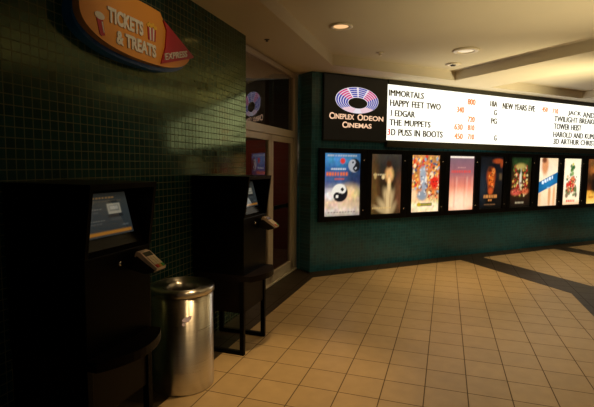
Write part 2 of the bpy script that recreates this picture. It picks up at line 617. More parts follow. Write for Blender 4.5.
def p_jumble(U, V):
    i = vramp(V, [(0, (16, 12, 8)), (.15, (40, 24, 14)), (.5, (90, 50, 24)), (.8, (46, 56, 26)), (.92, (34, 62, 28)), (1, (20, 34, 18))])
    i = blob(i, U, V, .02, .6, .12, .5, (12, 12, 8), .6, .8)
    i = blob(i, U, V, 1.0, .5, .1, .5, (14, 14, 8), .6, .8)
    i = grain(i, U, V, 6, .3)
    i = speckle(i, U, V, 110, 21, [(215, 60, 40), (235, 170, 80), (120, 130, 50), (60, 30, 20), (245, 215, 150), (170, 40, 35)], .14, .86, .22, .84, (.018, .05))
    i = blob(i, U, V, .5, .82, .22, .06, (190, 170, 90), .6, .9)
    i = blob(i, U, V, .5, .58, .05, .18, (235, 220, 190), .4)
    i = blob(i, U, V, .45, .72, .05, .05, (50, 60, 20), .4)
    i = blob(i, U, V, .3, .3, .2, .06, (220, 90, 70), .5)
    i = blob(i, U, V, .75, .32, .16, .06, (215, 100, 60), .5)
    i = speckle(i, U, V, 40, 22, [(250, 200, 120), (120, 25, 20), (40, 30, 16), (200, 60, 40)], .15, .85, .22, .6, (.012, .03))
    i = dashes(i, U, V, .3, .72, .075, .03, (220, 200, 160), 4, 6)
    return i


def p_banner(U, V):
    i = vramp(V, [(0, (235, 200, 160)), (.3, (245, 215, 170)), (.7, (245, 225, 190)), (1, (235, 205, 165))])
    i = blob(i, U, V, .33, .85, .17, .2, (210, 140, 90), .4)
    i = blob(i, U, V, .28, .96, .12, .06, (110, 60, 35), .5)
    i = blob(i, U, V, .62, .22, .07, .26, (215, 150, 100), .4)
    i = blob(i, U, V, .86, .2, .06, .24, (225, 165, 115), .4)
    i = blob(i, U, V, .1, .15, .1, .2, (225, 170, 120), .6, .7)
    i = grain(i, U, V, 7, .06)
    y0 = .255 + .22 * U
    m = (smooth(-.012, .012, V - y0) * (1 - smooth(-.012, .012, V - (y0 + .235))))[..., None]
    i = i * (1 - m) + np.array(lin((20, 92, 140))) * m
    i = blob(i, U, V, .55, .47, .3, .06, (40, 130, 185), .8, .6, .3)
    for k, (a, b) in enumerate(((.20, .30), (.33, .44), (.47, .53), (.56, .66), (.70, .76))):
        yc = .42 + .22 * ((a + b) / 2) + .005
        i = bar(i, U, V, a, b, yc - .02, yc + .045, (225, 240, 250))
    i = bar(i, U, V, .48, .66, .375, .395, (150, 205, 230), .8)
    return i


def p_tree(U, V):
    i = vramp(V, [(0, (225, 185, 140)), (.1, (250, 225, 185)), (.5, (252, 236, 205)), (1, (240, 225, 190))])
    i = blob(i, U, V, .0, .5, .1, .6, (235, 195, 150), .8, .6)
    i = speckle(i, U, V, 8, 31, [(70, 120, 50), (40, 90, 40), (110, 150, 70)], .45, .62, .62, .85, (.05, .08))
    i = speckle(i, U, V, 20, 32, [(200, 40, 35), (60, 100, 45), (225, 120, 70), (150, 60, 40), (245, 200, 150)], .25, .75, .36, .62, (.05, .1))
    i = speckle(i, U, V, 14, 33, [(110, 80, 50), (70, 60, 40), (190, 60, 40), (90, 110, 60)], .2, .8, .2, .36, (.05, .09))
    i = blob(i, U, V, .42, .45, .14, .08, (215, 50, 40), .4)
    i = speckle(i, U, V, 60, 34, [(120, 30, 25), (60, 80, 40), (235, 160, 90), (60, 50, 35), (250, 225, 180)], .22, .78, .2, .62, (.012, .03))
    i = grain(i, U, V, 8, .05)
    i = blob(i, U, V, .55, .88, .05, .03, (200, 190, 90), .4)
    i = dashes(i, U, V, .25, .78, .055, .05, (225, 50, 45), 6, 5)
    return i


def p_dusk(U, V):
    i = vramp(V, [(0, (255, 205, 120)), (.1, (250, 190, 80)), (.27, (240, 165, 60)), (.31, (90, 45, 18)), (.5, (45, 26, 14)), (.8, (95, 55, 26)), (1, (120, 70, 35))])
    i = blob(i, U, V, .5, .4, .2, .16, (28, 18, 12), .5)
    i = blob(i, U, V, .5, .75, .3, .1, (170, 95, 40), .7)
    i = blob(i, U, V, .4, .62, .08, .07, (60, 30, 16), .5)
    i = grain(i, U, V, 9, .25)
    i = dashes(i, U, V, .2, .8, .12, .05, (190, 110, 30), 6, 6)
    return i


# ------------------------------------------------------------------ setting
bm = B()
prism(bm, [(-9, -5), (15, -5), (15, 6.6), (-9, 6.6)], lambda p, t: (p[0], p[1], t), -.2, 0)
struct(obj('floor', bm, M['floor']))

# dark tile borders and strips laid flush in the floor
def band(pts, k, top=.0015):
    bm = B()
    prism(bm, pts, lambda p, t: (p[0], p[1], t), -.01, top)
    struct(obj('trim_%d' % k, bm, M['band']))

xy = lambda u, n: (UV(u, n).x, UV(u, n).y)
NB, YB = -1.832, 5.745
cx = YB + NB * math.sqrt(2)
band([xy(-4, NW - .12), xy(-4, NB), (cx, YB), (3.3, 6.3), (3.1, 6.5)], 1)                      # along the side wall and doors
band([(cx, YB), (14, YB), (14, 6.2), (3.2, 6.2)], 2)                                           # along the poster wall
xn = lambda x, n: (x, x - n * math.sqrt(2))
band([(5.83, 3.0), (6.17, YB), (6.74, YB), (6.46, 3.0)], 3)     # strip straight out from the poster wall
band([(8.80, 4.9), (8.80, YB), (9.25, YB), (9.25, 4.9)], 4)
band([xy(-3, 1.645), xy(-3, 2.06), xy(7.2, 2.06), xy(7.2, 1.645)], 5, .0022)

# side wall with the green mosaic
bm = B()
prism(bm, [(-7, NW), (4.592, NW), (4.592, NW - .16), (-7, NW - .16)], lambda p, t: UV(p[0], p[1], t), 0, 3.3)
struct(obj('wall_left', bm, M['wall_left']))
# poster wall and its return beside the doors
bm = B()
prism(bm, [(3.26, D), (14, D), (14, 6.38), (3.19, 6.38)], lambda p, t: (p[0], p[1], t), 0, 3.3)
bm.faces.ensure_lookup_table()
struct(obj('wall_back', bm, M['wall_back']))

# ceiling with recessed trays
bm = B()
nsof, ysof = -1.58, 5.54
xc = ysof + nsof * math.sqrt(2)
flat = lambda p, t: (p[0], p[1], t)
prism(bm, [xy(-7, -7.0), xy(-7, nsof), (xc, ysof), (xc, 6.7), xy(5.4, -7.0)], flat, ZC, 3.5)
prism(bm, [(xc, ysof), (5.655, ysof), (5.655, 6.7), (xc, 6.7)], flat, ZC, 3.5)
prism(bm, [(5.655, -5), (6.68, -5), (6.68, 6.7), (5.655, 6.7)], flat, ZC, 3.5)
prism(bm, [(6.68, 5.70), (14, 5.70), (14, 6.7), (6.68, 6.7)], flat, ZC, 3.5)
prism(bm, [(9.35, -5), (10.38, -5), (10.38, 5.70), (9.35, 5.70)], flat, ZC, 3.5)
prism(bm, [(-9, -5), (15, -5), (15, 6.6), (-9, 6.6)], flat, ZT, 3.6)
struct(obj('ceiling', bm, M['ceiling']))

# ------------------------------------------------------------------ glass entrance doors in the side wall
door = struct(empty('door_1', UV(4.592, ND), PI / 4))       # local x along the wall, -y out of it


def dl(u0, u1, d0, d1, z0, z1, bm, bev=.004):
    """d = depth behind the door's front plane"""
    return box(bm, (u0 - 4.592, d0, z0), (u1 - 4.592, d1, z1), bev)


bm = B()
dl(4.60, 4.68, 0, .10, 0, 3.03, bm)
dl(6.60, 6.745, 0, .10, 0, 3.03, bm)
dl(4.60, 6.745, 0, .10, 2.085, 2.19, bm)
dl(4.60, 6.745, 0, .10, 3.0, 3.06, bm)
struct(obj('door_frame', bm, M['frame'], door))
bm = B()
dl(4.60, 6.745, -.015, .12, 0, .022, bm)
struct(obj('threshold', bm, M['frame'], door))
for k, (a, b) in enumerate(((4.69, 5.66), (5.665, 6.595))):
    bm = B()
    w = .085 if k == 0 else .10
    dl(a, a + .08, .01, .06, .02, 2.08, bm)
    dl(b - w, b, .01, .06, .02, 2.08, bm)
    dl(a, b, .01, .06, .02, .17, bm)
    dl(a, b, .01, .06, 2.0, 2.08, bm)
    lf = struct(obj('door_leaf', bm, M['frame'], door))
    bm = B()
    dl(a + .08, b - w, .03, .038, .17, 2.0, bm, 0)
    struct(obj('pane', bm, M['door_glass'], lf))
    bm = B()
    dl(a + .10, b - .06, .075, .12, 1.02, 1.075, bm, .01)
    dl(a + .11, a + .16, .06, .085, 1.01, 1.085, bm)
    dl(b - .13, b - .08, .06, .085, 1.01, 1.085, bm)
    struct(obj('push_bar', bm, M['dark_metal'], lf))
bm = B()
dl(4.68, 6.60, .03, .04, 2.19, 3.0, bm, 0)
struct(obj('transom_pane', bm, M['door_glass'], door))

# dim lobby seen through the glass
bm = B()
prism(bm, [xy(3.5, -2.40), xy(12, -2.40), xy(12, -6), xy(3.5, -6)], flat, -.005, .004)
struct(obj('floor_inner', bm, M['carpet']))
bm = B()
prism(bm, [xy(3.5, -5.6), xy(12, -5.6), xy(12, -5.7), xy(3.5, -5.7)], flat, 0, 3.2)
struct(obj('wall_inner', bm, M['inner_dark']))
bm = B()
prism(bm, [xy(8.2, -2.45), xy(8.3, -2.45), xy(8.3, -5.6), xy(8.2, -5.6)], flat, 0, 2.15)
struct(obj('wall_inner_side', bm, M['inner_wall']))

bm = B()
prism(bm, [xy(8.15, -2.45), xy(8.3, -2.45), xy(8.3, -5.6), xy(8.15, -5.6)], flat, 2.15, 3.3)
struct(obj('wall_inner_upper', bm, M['inner_dark']))  # coloured dark so the upper wall stays in shade behind the transom

# ------------------------------------------------------------------ ticket kiosks
KW, KD = .505, .512                 # width and depth of the cabinet
kiosk = empty('ticket_kiosk', UV(1.665, NW + .004), PI / 4)
tag(kiosk, 'black ticket kiosk with blue and orange screen, to the left of the steel trash can', 'kiosk', 'self-service ticket kiosks')
yz = lambda x0: (lambda p, t: (t, -p[0], p[1]))
# cabinet: upper body from shelf to recess
bm = B()
box(bm, (.0, -KD, .70), (KW, -.01, 1.215), .006)
obj('cabinet', bm, M['black'], kiosk)
# hood: side panels, top and back
prof = [(.01, 1.215), (KD + .006, 1.215), (.566, 1.575), (.01, 1.575)]
hood = empty('hood')
bm = B()
for a, b in ((0, .022), (KW - .022, KW)):
    prism(bm, prof, lambda p, t: (t, -p[0], p[1]), a, b)
prism(bm, [(.01, 1.545), (.562, 1.545), (.566, 1.575), (.01, 1.575)], lambda p, t: (t, -p[0], p[1]), .022, KW - .022)
prism(bm, [(.01, 1.215), (.30, 1.215), (.30, 1.545), (.01, 1.545)], lambda p, t: (t, -p[0], p[1]), .022, KW - .022)
bpy.data.objects.remove(hood)
obj('hood', bm, M['black'], kiosk)
# sloped console under the screen and the bezel that carries it
bm = B()
prism(bm, [(.30, 1.215), (KD - .002, 1.215), (KD - .03, 1.235), (.462, 1.285), (.395, 1.535), (.30, 1.545)], lambda p, t: (t, -p[0], p[1]), .022, KW - .022)
bez = obj('bezel', bm, M['inset'], kiosk)


def scr(U, V):
    i = vramp(V, [(0, (72, 82, 84)), (.5, (84, 93, 94)), (.8, (92, 96, 90)), (1, (60, 58, 50))])
    i = bar(i, U, V, 0, .16, 0, 1, (60, 66, 72), .25, .05)
    i = bar(i, U, V, .03, .97, .045, .12, (250, 165, 60))
    i = dashes(i, U, V, .1, .9, .80, .012, (190, 150, 100), 3, 14, .7)
    i = dashes(i, U, V, .28, .76, .87, .035, (225, 170, 100), 4, 8, .75)
    i = dashes(i, U, V, .06, .48, .62, .02, (190, 185, 170), 5, 8, .7)
    i = dashes(i, U, V, .06, .40, .55, .02, (175, 170, 160), 6, 7, .6)
    i = dashes(i, U, V, .06, .5, .36, .02, (190, 185, 170), 7, 9, .7)
    i = dashes(i, U, V, .06, .42, .29, .02, (175, 170, 160), 8, 7, .6)
    i = bar(i, U, V, .58, .84, .50, .74, (235, 225, 195))
    i = bar(i, U, V, .61, .81, .56, .70, (150, 150, 140), .7)
    i = bar(i, U, V, .63, .79, .60, .68, (250, 240, 215), .9)
    i = bar(i, U, V, .56, .86, .42, .49, (60, 62, 62), .9)
    i = bar(i, U, V, .60, .82, .34, .40, (110, 115, 112), .6)
    i = bar(i, U, V, .62, .80, .77, .80, (50, 52, 52), .9)
    i = bar(i, U, V, .80, .93, .2, .23, (150, 160, 160), .6)
    return i


x0, x1 = .045, KW - .078
painted_grid('screen', 0, 0, 60, 50, scr, M['screen'], kiosk,
             place=lambda a, b: (x0 + a * (x1 - x0), -(.4625 - .060 * b), 1.293 + .224 * b))
# card reader on the front
bm = B()
fr = [(.49, 1.165), (.555, 1.208), (.60, 1.195), (.672, 1.112), (.668, 1.098), (.64, 1.088), (.56, 1.11)]
prism(bm, [(.49, 1.12), (.545, 1.17), (.66, 1.10), (.655, 1.088), (.60, 1.075), (.50, 1.095)], lambda p, t: (t, -p[0], p[1]), KW - .166, KW - .070)
rd = obj('card_reader', bm, M['reader_dark'], kiosk)
bm = B()
prism(bm, [(.528, 1.166), (.540, 1.194), (.566, 1.190), (.672, 1.112), (.668, 1.098), (.655, 1.096)], lambda p, t: (t, -p[0], p[1]), KW - .160, KW - .076)
obj('reader_cover', bm, M['reader'], rd)
sl = Vector((0, -(.672 - .566), 1.112 - 1.190))
ln = sl.length
sl.normalize()
nr = Vector((0, sl.z, -sl.y))
if nr.z < 0:
    nr = -nr
o0 = Vector((KW - .160, -.566, 1.190))


def plate(bm, xa, xb, ta, tb, h):
    c = [o0 + Vector((x, 0, 0)) + sl * (t * ln) + nr * hh for hh in (-.001, h) for x, t in ((xa, ta), (xb, ta), (xb, tb), (xa, tb))]
    v = [bm.verts.new(q) for q in c]
    for f in ((0, 3, 2, 1), (4, 5, 6, 7), (0, 1, 5, 4), (1, 2, 6, 5), (2, 3, 7, 6), (3, 0, 4, 7)):
        bm.faces.new([v[k] for k in f])
    bmesh.ops.recalc_face_normals(bm, faces=bm.faces[:])


bm = B()
plate(bm, .012, .076, .04, .28, .002)
obj('reader_display', bm, M['reader_lcd'], rd)
bm = B()
for r in range(4):
    for c in range(3):
        plate(bm, .012 + c * .023, .012 + c * .023 + .019, .34 + r * .12, .36 + r * .12 + .085, .004)
obj('keypad', bm, M['key'], rd)
for c, k in enumerate(('key_red', 'key_yellow', 'key_green')):
    bm = B()
    plate(bm, .012 + c * .023, .012 + c * .023 + .018, .82, .98, .005)
    o = obj('key', bm, M[k], rd)
    o['label'] = k.replace('_', ' ')
# lock
bm = B()
lathe(bm, [(0, .008), (.009, .008), (.011, .006), (.011, 0)], 20)
bmesh.ops.rotate(bm, verts=bm.verts[:], cent=(0, 0, 0), matrix=Matrix.Rotation(PI / 2, 3, 'X'))
bmesh.ops.translate(bm, verts=bm.verts[:], vec=(.246, -KD, 1.147))
obj('lock', bm, M['chrome'], kiosk, True)['label'] = 'round chrome lock'
# curved shelf, skirt, legs and foot bars
bm = B()
pts = [(-.004, .03), (-.004, KD)]
for k in range(13):
    t = k / 12
    pts.append((-.004 + (KW + .008) * t, KD + .018 + .135 * math.sin(PI * (0.08 + .84 * t)) ** .8))
pts += [(KW + .004, KD), (KW + .004, .03)]
prism(bm, pts, lambda p, t: (p[0], -p[1], t), .665, .715)
obj('shelf', bm, M['black_brown'], kiosk)
bm = B()
box(bm, (.02, -KD + .012, .375), (KW - .02, -KD + .03, .668), .002)
box(bm, (.012, -KD + .04, .375), (.024, -.04, .668), .002)
box(bm, (KW - .024, -KD + .04, .375), (KW - .012, -.04, .668), .002)
obj('skirt', bm, M['black_brown'], kiosk)
for xa in (0, KW - .04):
    for ya in (KD - .04, .02):
        bm = B()
        box(bm, (xa, -ya - .04, 0), (xa + .04, -ya, .668), .004)
        obj('leg', bm, M['black'], kiosk)
    bm = B()
    box(bm, (xa + .002, -KD + .035, .001), (xa + .038, -.055, .036), .003)
    obj('foot_bar', bm, M['black'], kiosk)

k2 = copy_tree(kiosk)
k2.location = UV(3.44, NW + .004)
tag(k2, 'black ticket kiosk on a leg frame between the steel trash can and the glass doors', 'kiosk', 'self-service ticket kiosks')

# ------------------------------------------------------------------ trash can
TR, TH = .233, .772
tc = empty('trash_can', (.712, 3.342, 0))
tag(tc, 'round brushed steel trash can with open top standing between the two kiosks', 'trash can')
bm = B()
lathe(bm, [(0, .002), (TR - .006, .002), (TR - .004, .012), (TR - .004, TH - .045), (TR - .03, TH - .045), (TR - .03, .05), (0, .05)], 96)
obj('drum', bm, M['steel'], tc, False)
for p in tc.children[0].data.polygons:
    p.use_smooth = abs(p.normal.z) < .3
bm = B()
lathe(bm, [(TR - .002, TH - .050), (TR + .004, TH - .048), (TR + .005, TH - .012), (TR - .002, TH - .003), (TR - .02, TH), (TR - .045, TH - .004), (.135, TH - .016), (.122, TH - .022), (.116, TH - .035), (.114, TH - .09), (.12, TH - .09), (.125, TH - .03), (TR - .04, TH - .02), (TR - .004, TH - .02), (TR - .002, TH - .050)], 96)
obj('lid', bm, M['steel'], tc, True)
bm = B()
lathe(bm, [(.118, TH - .088), (.16, TH - .2), (.16, .08), (0, .08)], 40)
obj('liner', bm, M['dark_plastic'], tc, True)['label'] = 'dark inside of the can'
# worn emblem stuck on the drum, facing the room
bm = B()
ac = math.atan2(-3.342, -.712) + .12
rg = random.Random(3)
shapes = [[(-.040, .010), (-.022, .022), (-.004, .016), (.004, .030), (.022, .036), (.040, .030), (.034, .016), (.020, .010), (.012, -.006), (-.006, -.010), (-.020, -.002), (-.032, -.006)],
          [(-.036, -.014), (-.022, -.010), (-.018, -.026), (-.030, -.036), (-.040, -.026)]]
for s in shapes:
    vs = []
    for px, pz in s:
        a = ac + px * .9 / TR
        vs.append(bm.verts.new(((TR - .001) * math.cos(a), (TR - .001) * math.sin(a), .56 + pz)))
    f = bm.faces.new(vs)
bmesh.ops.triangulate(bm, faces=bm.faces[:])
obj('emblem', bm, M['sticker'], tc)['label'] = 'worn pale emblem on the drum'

# ------------------------------------------------------------------ tickets & treats sign on the side wall
sg = empty('wall_sign', UV(2.65, NW, 2.36), PI / 4)
tag(sg, 'orange oval concession sign with red arrow, hung high on the green tiled wall', 'sign')


def sp(u, z, d):
    """sign point: u along the wall, height z, d out from the wall (local)"""
    return Vector((u - 2.65, -d, z - 2.36))


def oval(cu, cz, ru, rz, tilt, n=72, e=2.35):
    out = []
    for k in range(n):
        a = 2 * PI * k / n
        c, s = math.cos(a), math.sin(a)
        x = ru * math.copysign(abs(c) ** (2 / e), c)
        y = rz * math.copysign(abs(s) ** (2 / e), s)
        out.append((cu + x * math.cos(tilt) - y * math.sin(tilt), cz + x * math.sin(tilt) + y * math.cos(tilt)))
    return out


def trimmed(pts, gap):
    """outline cut along the upper edge of the arrowhead"""
    return [(u, min(z, 2.722 - .415 * (u - 2.885) - gap)) if u > 2.88 else (u, z) for u, z in pts]


bm = B()
prism(bm, trimmed(oval(2.682, 2.556, .595, .200, 0.0), .012), lambda p, t: sp(p[0], p[1], t), .004, .075)
obj('backing', bm, M['blue'], sg)['label'] = 'blue oval backing'
bm = B()
fs = prism(bm, trimmed(oval(2.677, 2.580, .582, .196, 0.0), .006), lambda p, t: sp(p[0], p[1], t), .075, .125)
for f in fs[2:]:
    f.material_index = 1
face = obj('face', bm, [M['orange'], M['sign_side']], sg)
bm = B()
prism(bm, [(2.885, 2.722), (2.915, 2.712), (3.295, 2.552), (3.285, 2.540), (2.850, 2.404), (2.858, 2.424), (2.905, 2.53), (2.924, 2.66)], lambda p, t: sp(p[0], p[1], t), .125, .137)
obj('arrow', bm, M['red'], sg)['label'] = 'red arrowhead panel'


def sign_text(s, u0, u1, z0, z1, d, mat, slope=0.0, bold=.042):
    bm = text_bm(s, (u0 - 2.65, u1 - 2.65, z0 - 2.36, z1 - 2.36), -(d + .008), -d, bold)
    for v in bm.verts:
        v.co.z += slope * (v.co.x - (u0 - 2.65))
    return obj('lettering', bm, mat, sg)


sign_text('TICKETS', 2.315, 2.655, 2.545, 2.640, .125, M['sign_white'])
sign_text('& TREATS', 2.388, 2.795, 2.430, 2.518, .125, M['sign_white'])
sign_text('EXPRESS', 2.888, 3.185, 2.437, 2.487, .137, M['sign_white'], .30, .02)
# drink cup and popcorn box drawn on the face
bm = B()
prism(bm, [(2.222, 2.545), (2.275, 2.545), (2.292, 2.455), (2.262, 2.445), (2.248, 2.452)], lambda p, t: sp(p[0], p[1], t), .125, .129)
obj('drink_cup_picture', bm, M['red'], sg)
bm = B()
prism(bm, oval(2.248, 2.560, .040, .022, -.05, 24, 2), lambda p, t: sp(p[0], p[1], t), .125, .131)
prism(bm, [(2.262, 2.53), (2.272, 2.53), (2.284, 2.465), (2.276, 2.47)], lambda p, t: sp(p[0], p[1], t), .129, .131)
obj('cup_lid_picture', bm, M['sign_white'], sg)
bm = B()
for k in range(5):
    a, b = k / 5, (k + 1) / 5
    top = lambda q: (2.705 + .098 * q, 2.630 + .006 * q)
    bot = lambda q: (2.715 + .078 * q, 2.542 + .002 * q)
    prism(bm, [top(a), top(b), bot(b), bot(a)], lambda p, t: sp(p[0], p[1], t), .125, .129, k % 2)
obj('popcorn_box_picture', bm, [M['red'], M['sign_white']], sg)
bm = B()
for k in range(7):
    prism(bm, oval(2.712 + .014 * k, 2.640 + .008 * math.sin(k * 2.1) + .008 * math.sin(PI * k / 6), .012, .013, 0, 14, 2), lambda p, t: sp(p[0], p[1], t), .125, .130 + .0004 * k)
obj('popcorn_picture', bm, M['yellow'], sg)

# ------------------------------------------------------------------ marquee sign on the poster wall
YF = D - .06                       # front plane of the lightbox
q = YF / D


def bx_(x):
    return x * q


def bz_(z):
    return CAM_H + (z - CAM_H) * q


MX0, MX1 = bx_(3.475), 12.6
mq = empty('marquee_sign', (MX0, D, 2.0))
tag(mq, 'long illuminated marquee with logo panel and lines of black film titles above the posters', 'sign')


def ml(x, y, z):
    return (x - MX0, y - D, z - 2.0)


def mbox(bm, x0, x1, y0, y1, z0, z1, bev=0):
    return box(bm, ml(x0, y0, z0), ml(x1, y1, z1), bev)


xl = bx_(4.685)
zb, zt_ = bz_(2.098), bz_(3.012)
bm = B()
mbox(bm, MX0, xl, YF + .012, D - .002, 2.055, 3.07)
mbox(bm, xl, MX1, YF + .012, D - .002, 1.985, 3.07)
mbox(bm, xl, MX1, YF - .012, YF + .012, 1.985, zb)
mbox(bm, xl, MX1, YF - .012, YF + .012, zt_, 3.07)
mbox(bm, MX1 - .05, MX1, YF - .012, YF + .012, zb, zt_)
obj('frame', bm, M['board_frame'], mq)
bm = B()
mbox(bm, MX0, xl - .012, YF - .006, YF + .012, bz_(2.075), 3.055, .003)
lp = obj('logo_panel', bm, M['logo_panel'], mq)
bm = B()
mbox(bm, xl, MX1 - .05, YF, YF + .012, zb, zt_)
obj('light_panel', bm, M['lightbox'], mq)['label'] = 'glowing white letter panel'


_wc = {}


def text_extent(s):
    if s not in _wc:
        bm = text_bm(s, None, 0, 1)
        xs = [v.co.x for v in bm.verts]
        bm.free()
        _wc[s] = (min(xs), max(xs))
    return _wc[s]


def mtext(s, x0, x1, z0, z1, mat, name, parent=mq, y=None, bold=0.0):
    """one mesh per word, the whole line fitted between x0 and x1"""
    y = YF if y is None else y
    words = s.split()
    if len(words) > 1:
        full = ' '.join(words)
        fa, fb = text_extent(full)
        k = (x1 - x0) / (fb - fa)
        done = []
        for w_ in words:
            done.append(w_)
            e = text_extent(' '.join(done))[1]
            ww = text_extent(w_)
            xb = x0 + (e - fa) * k
            mtext(w_, xb - (ww[1] - ww[0]) * k, xb, z0, z1, mat, name, parent, y, bold)
        return
    a = ml(bx_(x0), 0, bz_(z0))
    b = ml(bx_(x1), 0, bz_(z1))
    thick = 0 if bold else .0055
    bm = text_bm(s, (a[0] + thick, b[0] - thick, a[2], b[2]), y - D - .004, y - D - .0005, bold)
    if thick:                      # heavier strokes: the glyphs laid down three times side by side
        geo = bm.verts[:] + bm.edges[:] + bm.faces[:]
        for sh in (-thick, thick):
            d = bmesh.ops.duplicate(bm, geom=geo)
            for v in d['geom']:
                if isinstance(v, bmesh.types.BMVert):
                    v.co.x += sh
                    v.co.y -= .0002 * (1 if sh > 0 else 2)
    return obj(name, bm, mat, parent)


for s, x0, x1, z0, z1 in (('IMMORTALS', 4.700, 5.455, 2.828, 2.93), ('HAPPY FEET TWO', 4.728, 5.850, 2.665, 2.770), ('J EDGAR', 4.742, 5.270, 2.498, 2.602),
                          ('THE MUPPETS', 4.726, 5.628, 2.345, 2.448), ('D PUSS IN BOOTS', 4.768, 5.921, 2.180, 2.290), ('NEW YEARS EVE', 7.43, 8.381, 2.790, 2.902),
                          ('JACK AND JILL', 9.45, 10.75, 2.765, 2.880), ('TWILIGHT BREAKING DAWN', 9.004, 11.25, 2.630, 2.745), ('TOWER  HEIST', 9.006, 9.95, 2.470, 2.590),
                          ('HAROLD AND KUMAR', 9.003, 10.62, 2.306, 2.420), ('3D ARTHUR CHRISTMAS', 9.02, 10.80, 2.160, 2.274)):
    mtext(s, x0, x1, z0, z1, M['letter_dark'], 'title_lettering')
mtext('3', 4.688, 4.752, 2.185, 2.288, M['letter_red'], 'format_lettering')
for s, x0, x1, z0, z1 in (('18A', 7.09, 7.285, 2.812, 2.915), ('G', 7.20, 7.28, 2.652, 2.755), ('PG', 7.13, 7.295, 2.490, 2.593), ('G', 7.235, 7.31, 2.173, 2.275)):
    mtext(s, x0, x1, z0, z1, M['letter_dark'], 'rating_lettering')
for s, x0, x1, z0, z1 in (('800', 6.50, 6.70, 2.806, 2.91), ('340', 6.238, 6.42, 2.648, 2.752), ('720', 6.518, 6.70, 2.493, 2.592), ('630', 6.193, 6.402, 2.338, 2.442),
                          ('810', 6.527, 6.70, 2.340, 2.439), ('450', 6.202, 6.412, 2.170, 2.273), ('710', 6.537, 6.70, 2.173, 2.271), ('450', 8.60, 8.78, 2.805, 2.90), ('710', 8.93, 9.12, 2.789, 2.889)):
    mtext(s, x0, x1, z0, z1, M['letter_orange'], 'showtime_lettering')

# name under the logo: small capitals
YL = YF - .006


def small_caps(words, z0, h, hs):
    for (big, x0, x1), (rest, x2, x3) in words:
        mtext(big, x0, x1, z0 - .008, z0 + h, M['logo_text'], 'name_lettering', lp, YL, .02)
        mtext(rest, x2, x3, z0, z0 + hs, M['logo_text'], 'name_lettering', lp, YL, .02)


small_caps([(('C', 3.563, 3.645), ('INEPLEX', 3.655, 4.020)), (('O', 4.085, 4.195), ('DEON', 4.205, 4.595))], 2.398, .095, .078)
small_caps([(('C', 3.803, 3.890), ('INEMAS', 3.900, 4.362))], 2.272, .090, .074)


# ring logo: concentric stripes on an oval whose hole sits low
def ring_point(t, a):
    """t 0 = outer rim, 1 = hole; a in radians, 0 = right, counter-clockwise"""
    ox, oz, orx, orz = 4.078, 2.705, .410, .205
    ix, iz, irx, irz = 4.088, 2.662, .182, .085
    x = (ox + orx * math.cos(a)) * (1 - t) + (ix + irx * math.cos(a)) * t
    z = (oz + orz * math.sin(a)) * (1 - t) + (iz + irz * math.sin(a)) * t
    return bx_(x), bz_(z)


def ring_patch(bm, t0, t1, a0, a1, d, mat):
    n = max(2, int(abs(a1 - a0) / .08))
    pv = None
    for k in range(n + 1):
        a = a0 + (a1 - a0) * k / n
        A, Bq = ring_point(t0, a), ring_point(t1, a)
        v = (bm.verts.new(ml(A[0], YL - d, A[1])), bm.verts.new(ml(Bq[0], YL - d, Bq[1])))
        if pv:
            f = bm.faces.new((pv[0], v[0], v[1], pv[1]))
            f.material_index = mat
        pv = v


bm = B()
ring_patch(bm, 0, 1, 0, 2 * PI, .002, 0)
r = math.radians
for k in range(5):
    t0 = .05 + k * .19
    t1 = t0 + .125
    for a0, a1, mt in ((62, 87, 1), (93, 116, 1), (20, 57, 2), (121, 152, 2), (-40, 20, 1), (152, 222, 1), (222, 258, 3), (-78, -40, 3)):
        ring_patch(bm, t0, t1, r(a0), r(a1), .004, mt)
bmesh.ops.remove_doubles(bm, verts=bm.verts[:], dist=1e-5)
bmesh.ops.recalc_face_normals(bm, faces=bm.faces[:])
obj('logo', bm, [M['logo_white'], M['logo_blue'], M['logo_pink'], M['logo_pale']], lp)['label'] = 'oval ring of blue and pink stripes'

# ------------------------------------------------------------------ poster cases and posters
PX = [3.485, 4.368, 5.216, 6.089, 6.87, 7.72, 8.575, 9.385, 10.228]
PWD = [.665, .625, .64, .625, .63, .62, .62, .61, .62]
PB, PT = .868, 1.862
CZ0, CZ1 = .785, 1.935
edges = [3.375] + [(PX[k] + PWD[k] + PX[k + 1]) / 2 for k in range(8)] + [10.98]
posters = [(p_ice, 'blue poster with black and white discs over glowing ice, first from the doors'),
           (p_figure, 'dark brown poster with pale gowned figure in the second case from the doors'),
           (p_crowd, 'crowded red and orange poster with grey figure and white foot'),
           (p_pink, 'pink striped poster brightening to salmon at its foot'),
           (p_navy, 'dark navy poster with an orange shape and orange title line'),
           (p_jumble, 'dark poster with red and gold jumble under green glow'),
           (p_banner, 'pale poster crossed by a slanting blue banner'),
           (p_tree, 'cream poster with green and red tree shape and red title'),
           (p_dusk, 'brown poster with bright yellow lower band in the last case in view')]
GAIN = [.95, .95, 1.15, 1.1, .75, .9, 1.2, 1.25, 1.1]
case_labels = ['black poster case nearest the glass doors, holding the blue icy poster', 'black poster case around the dark brown poster of a gowned figure',
               'black poster case around the crowded red and orange poster', 'black poster case around the pink striped poster',
               'black poster case around the dark navy poster with orange shape', 'black poster case around the dark red and gold jumbled poster',
               'black poster case around the poster with blue slanting banner', 'black poster case around the cream poster with tree shape',
               'black poster case at the right edge around the brown and yellow poster']
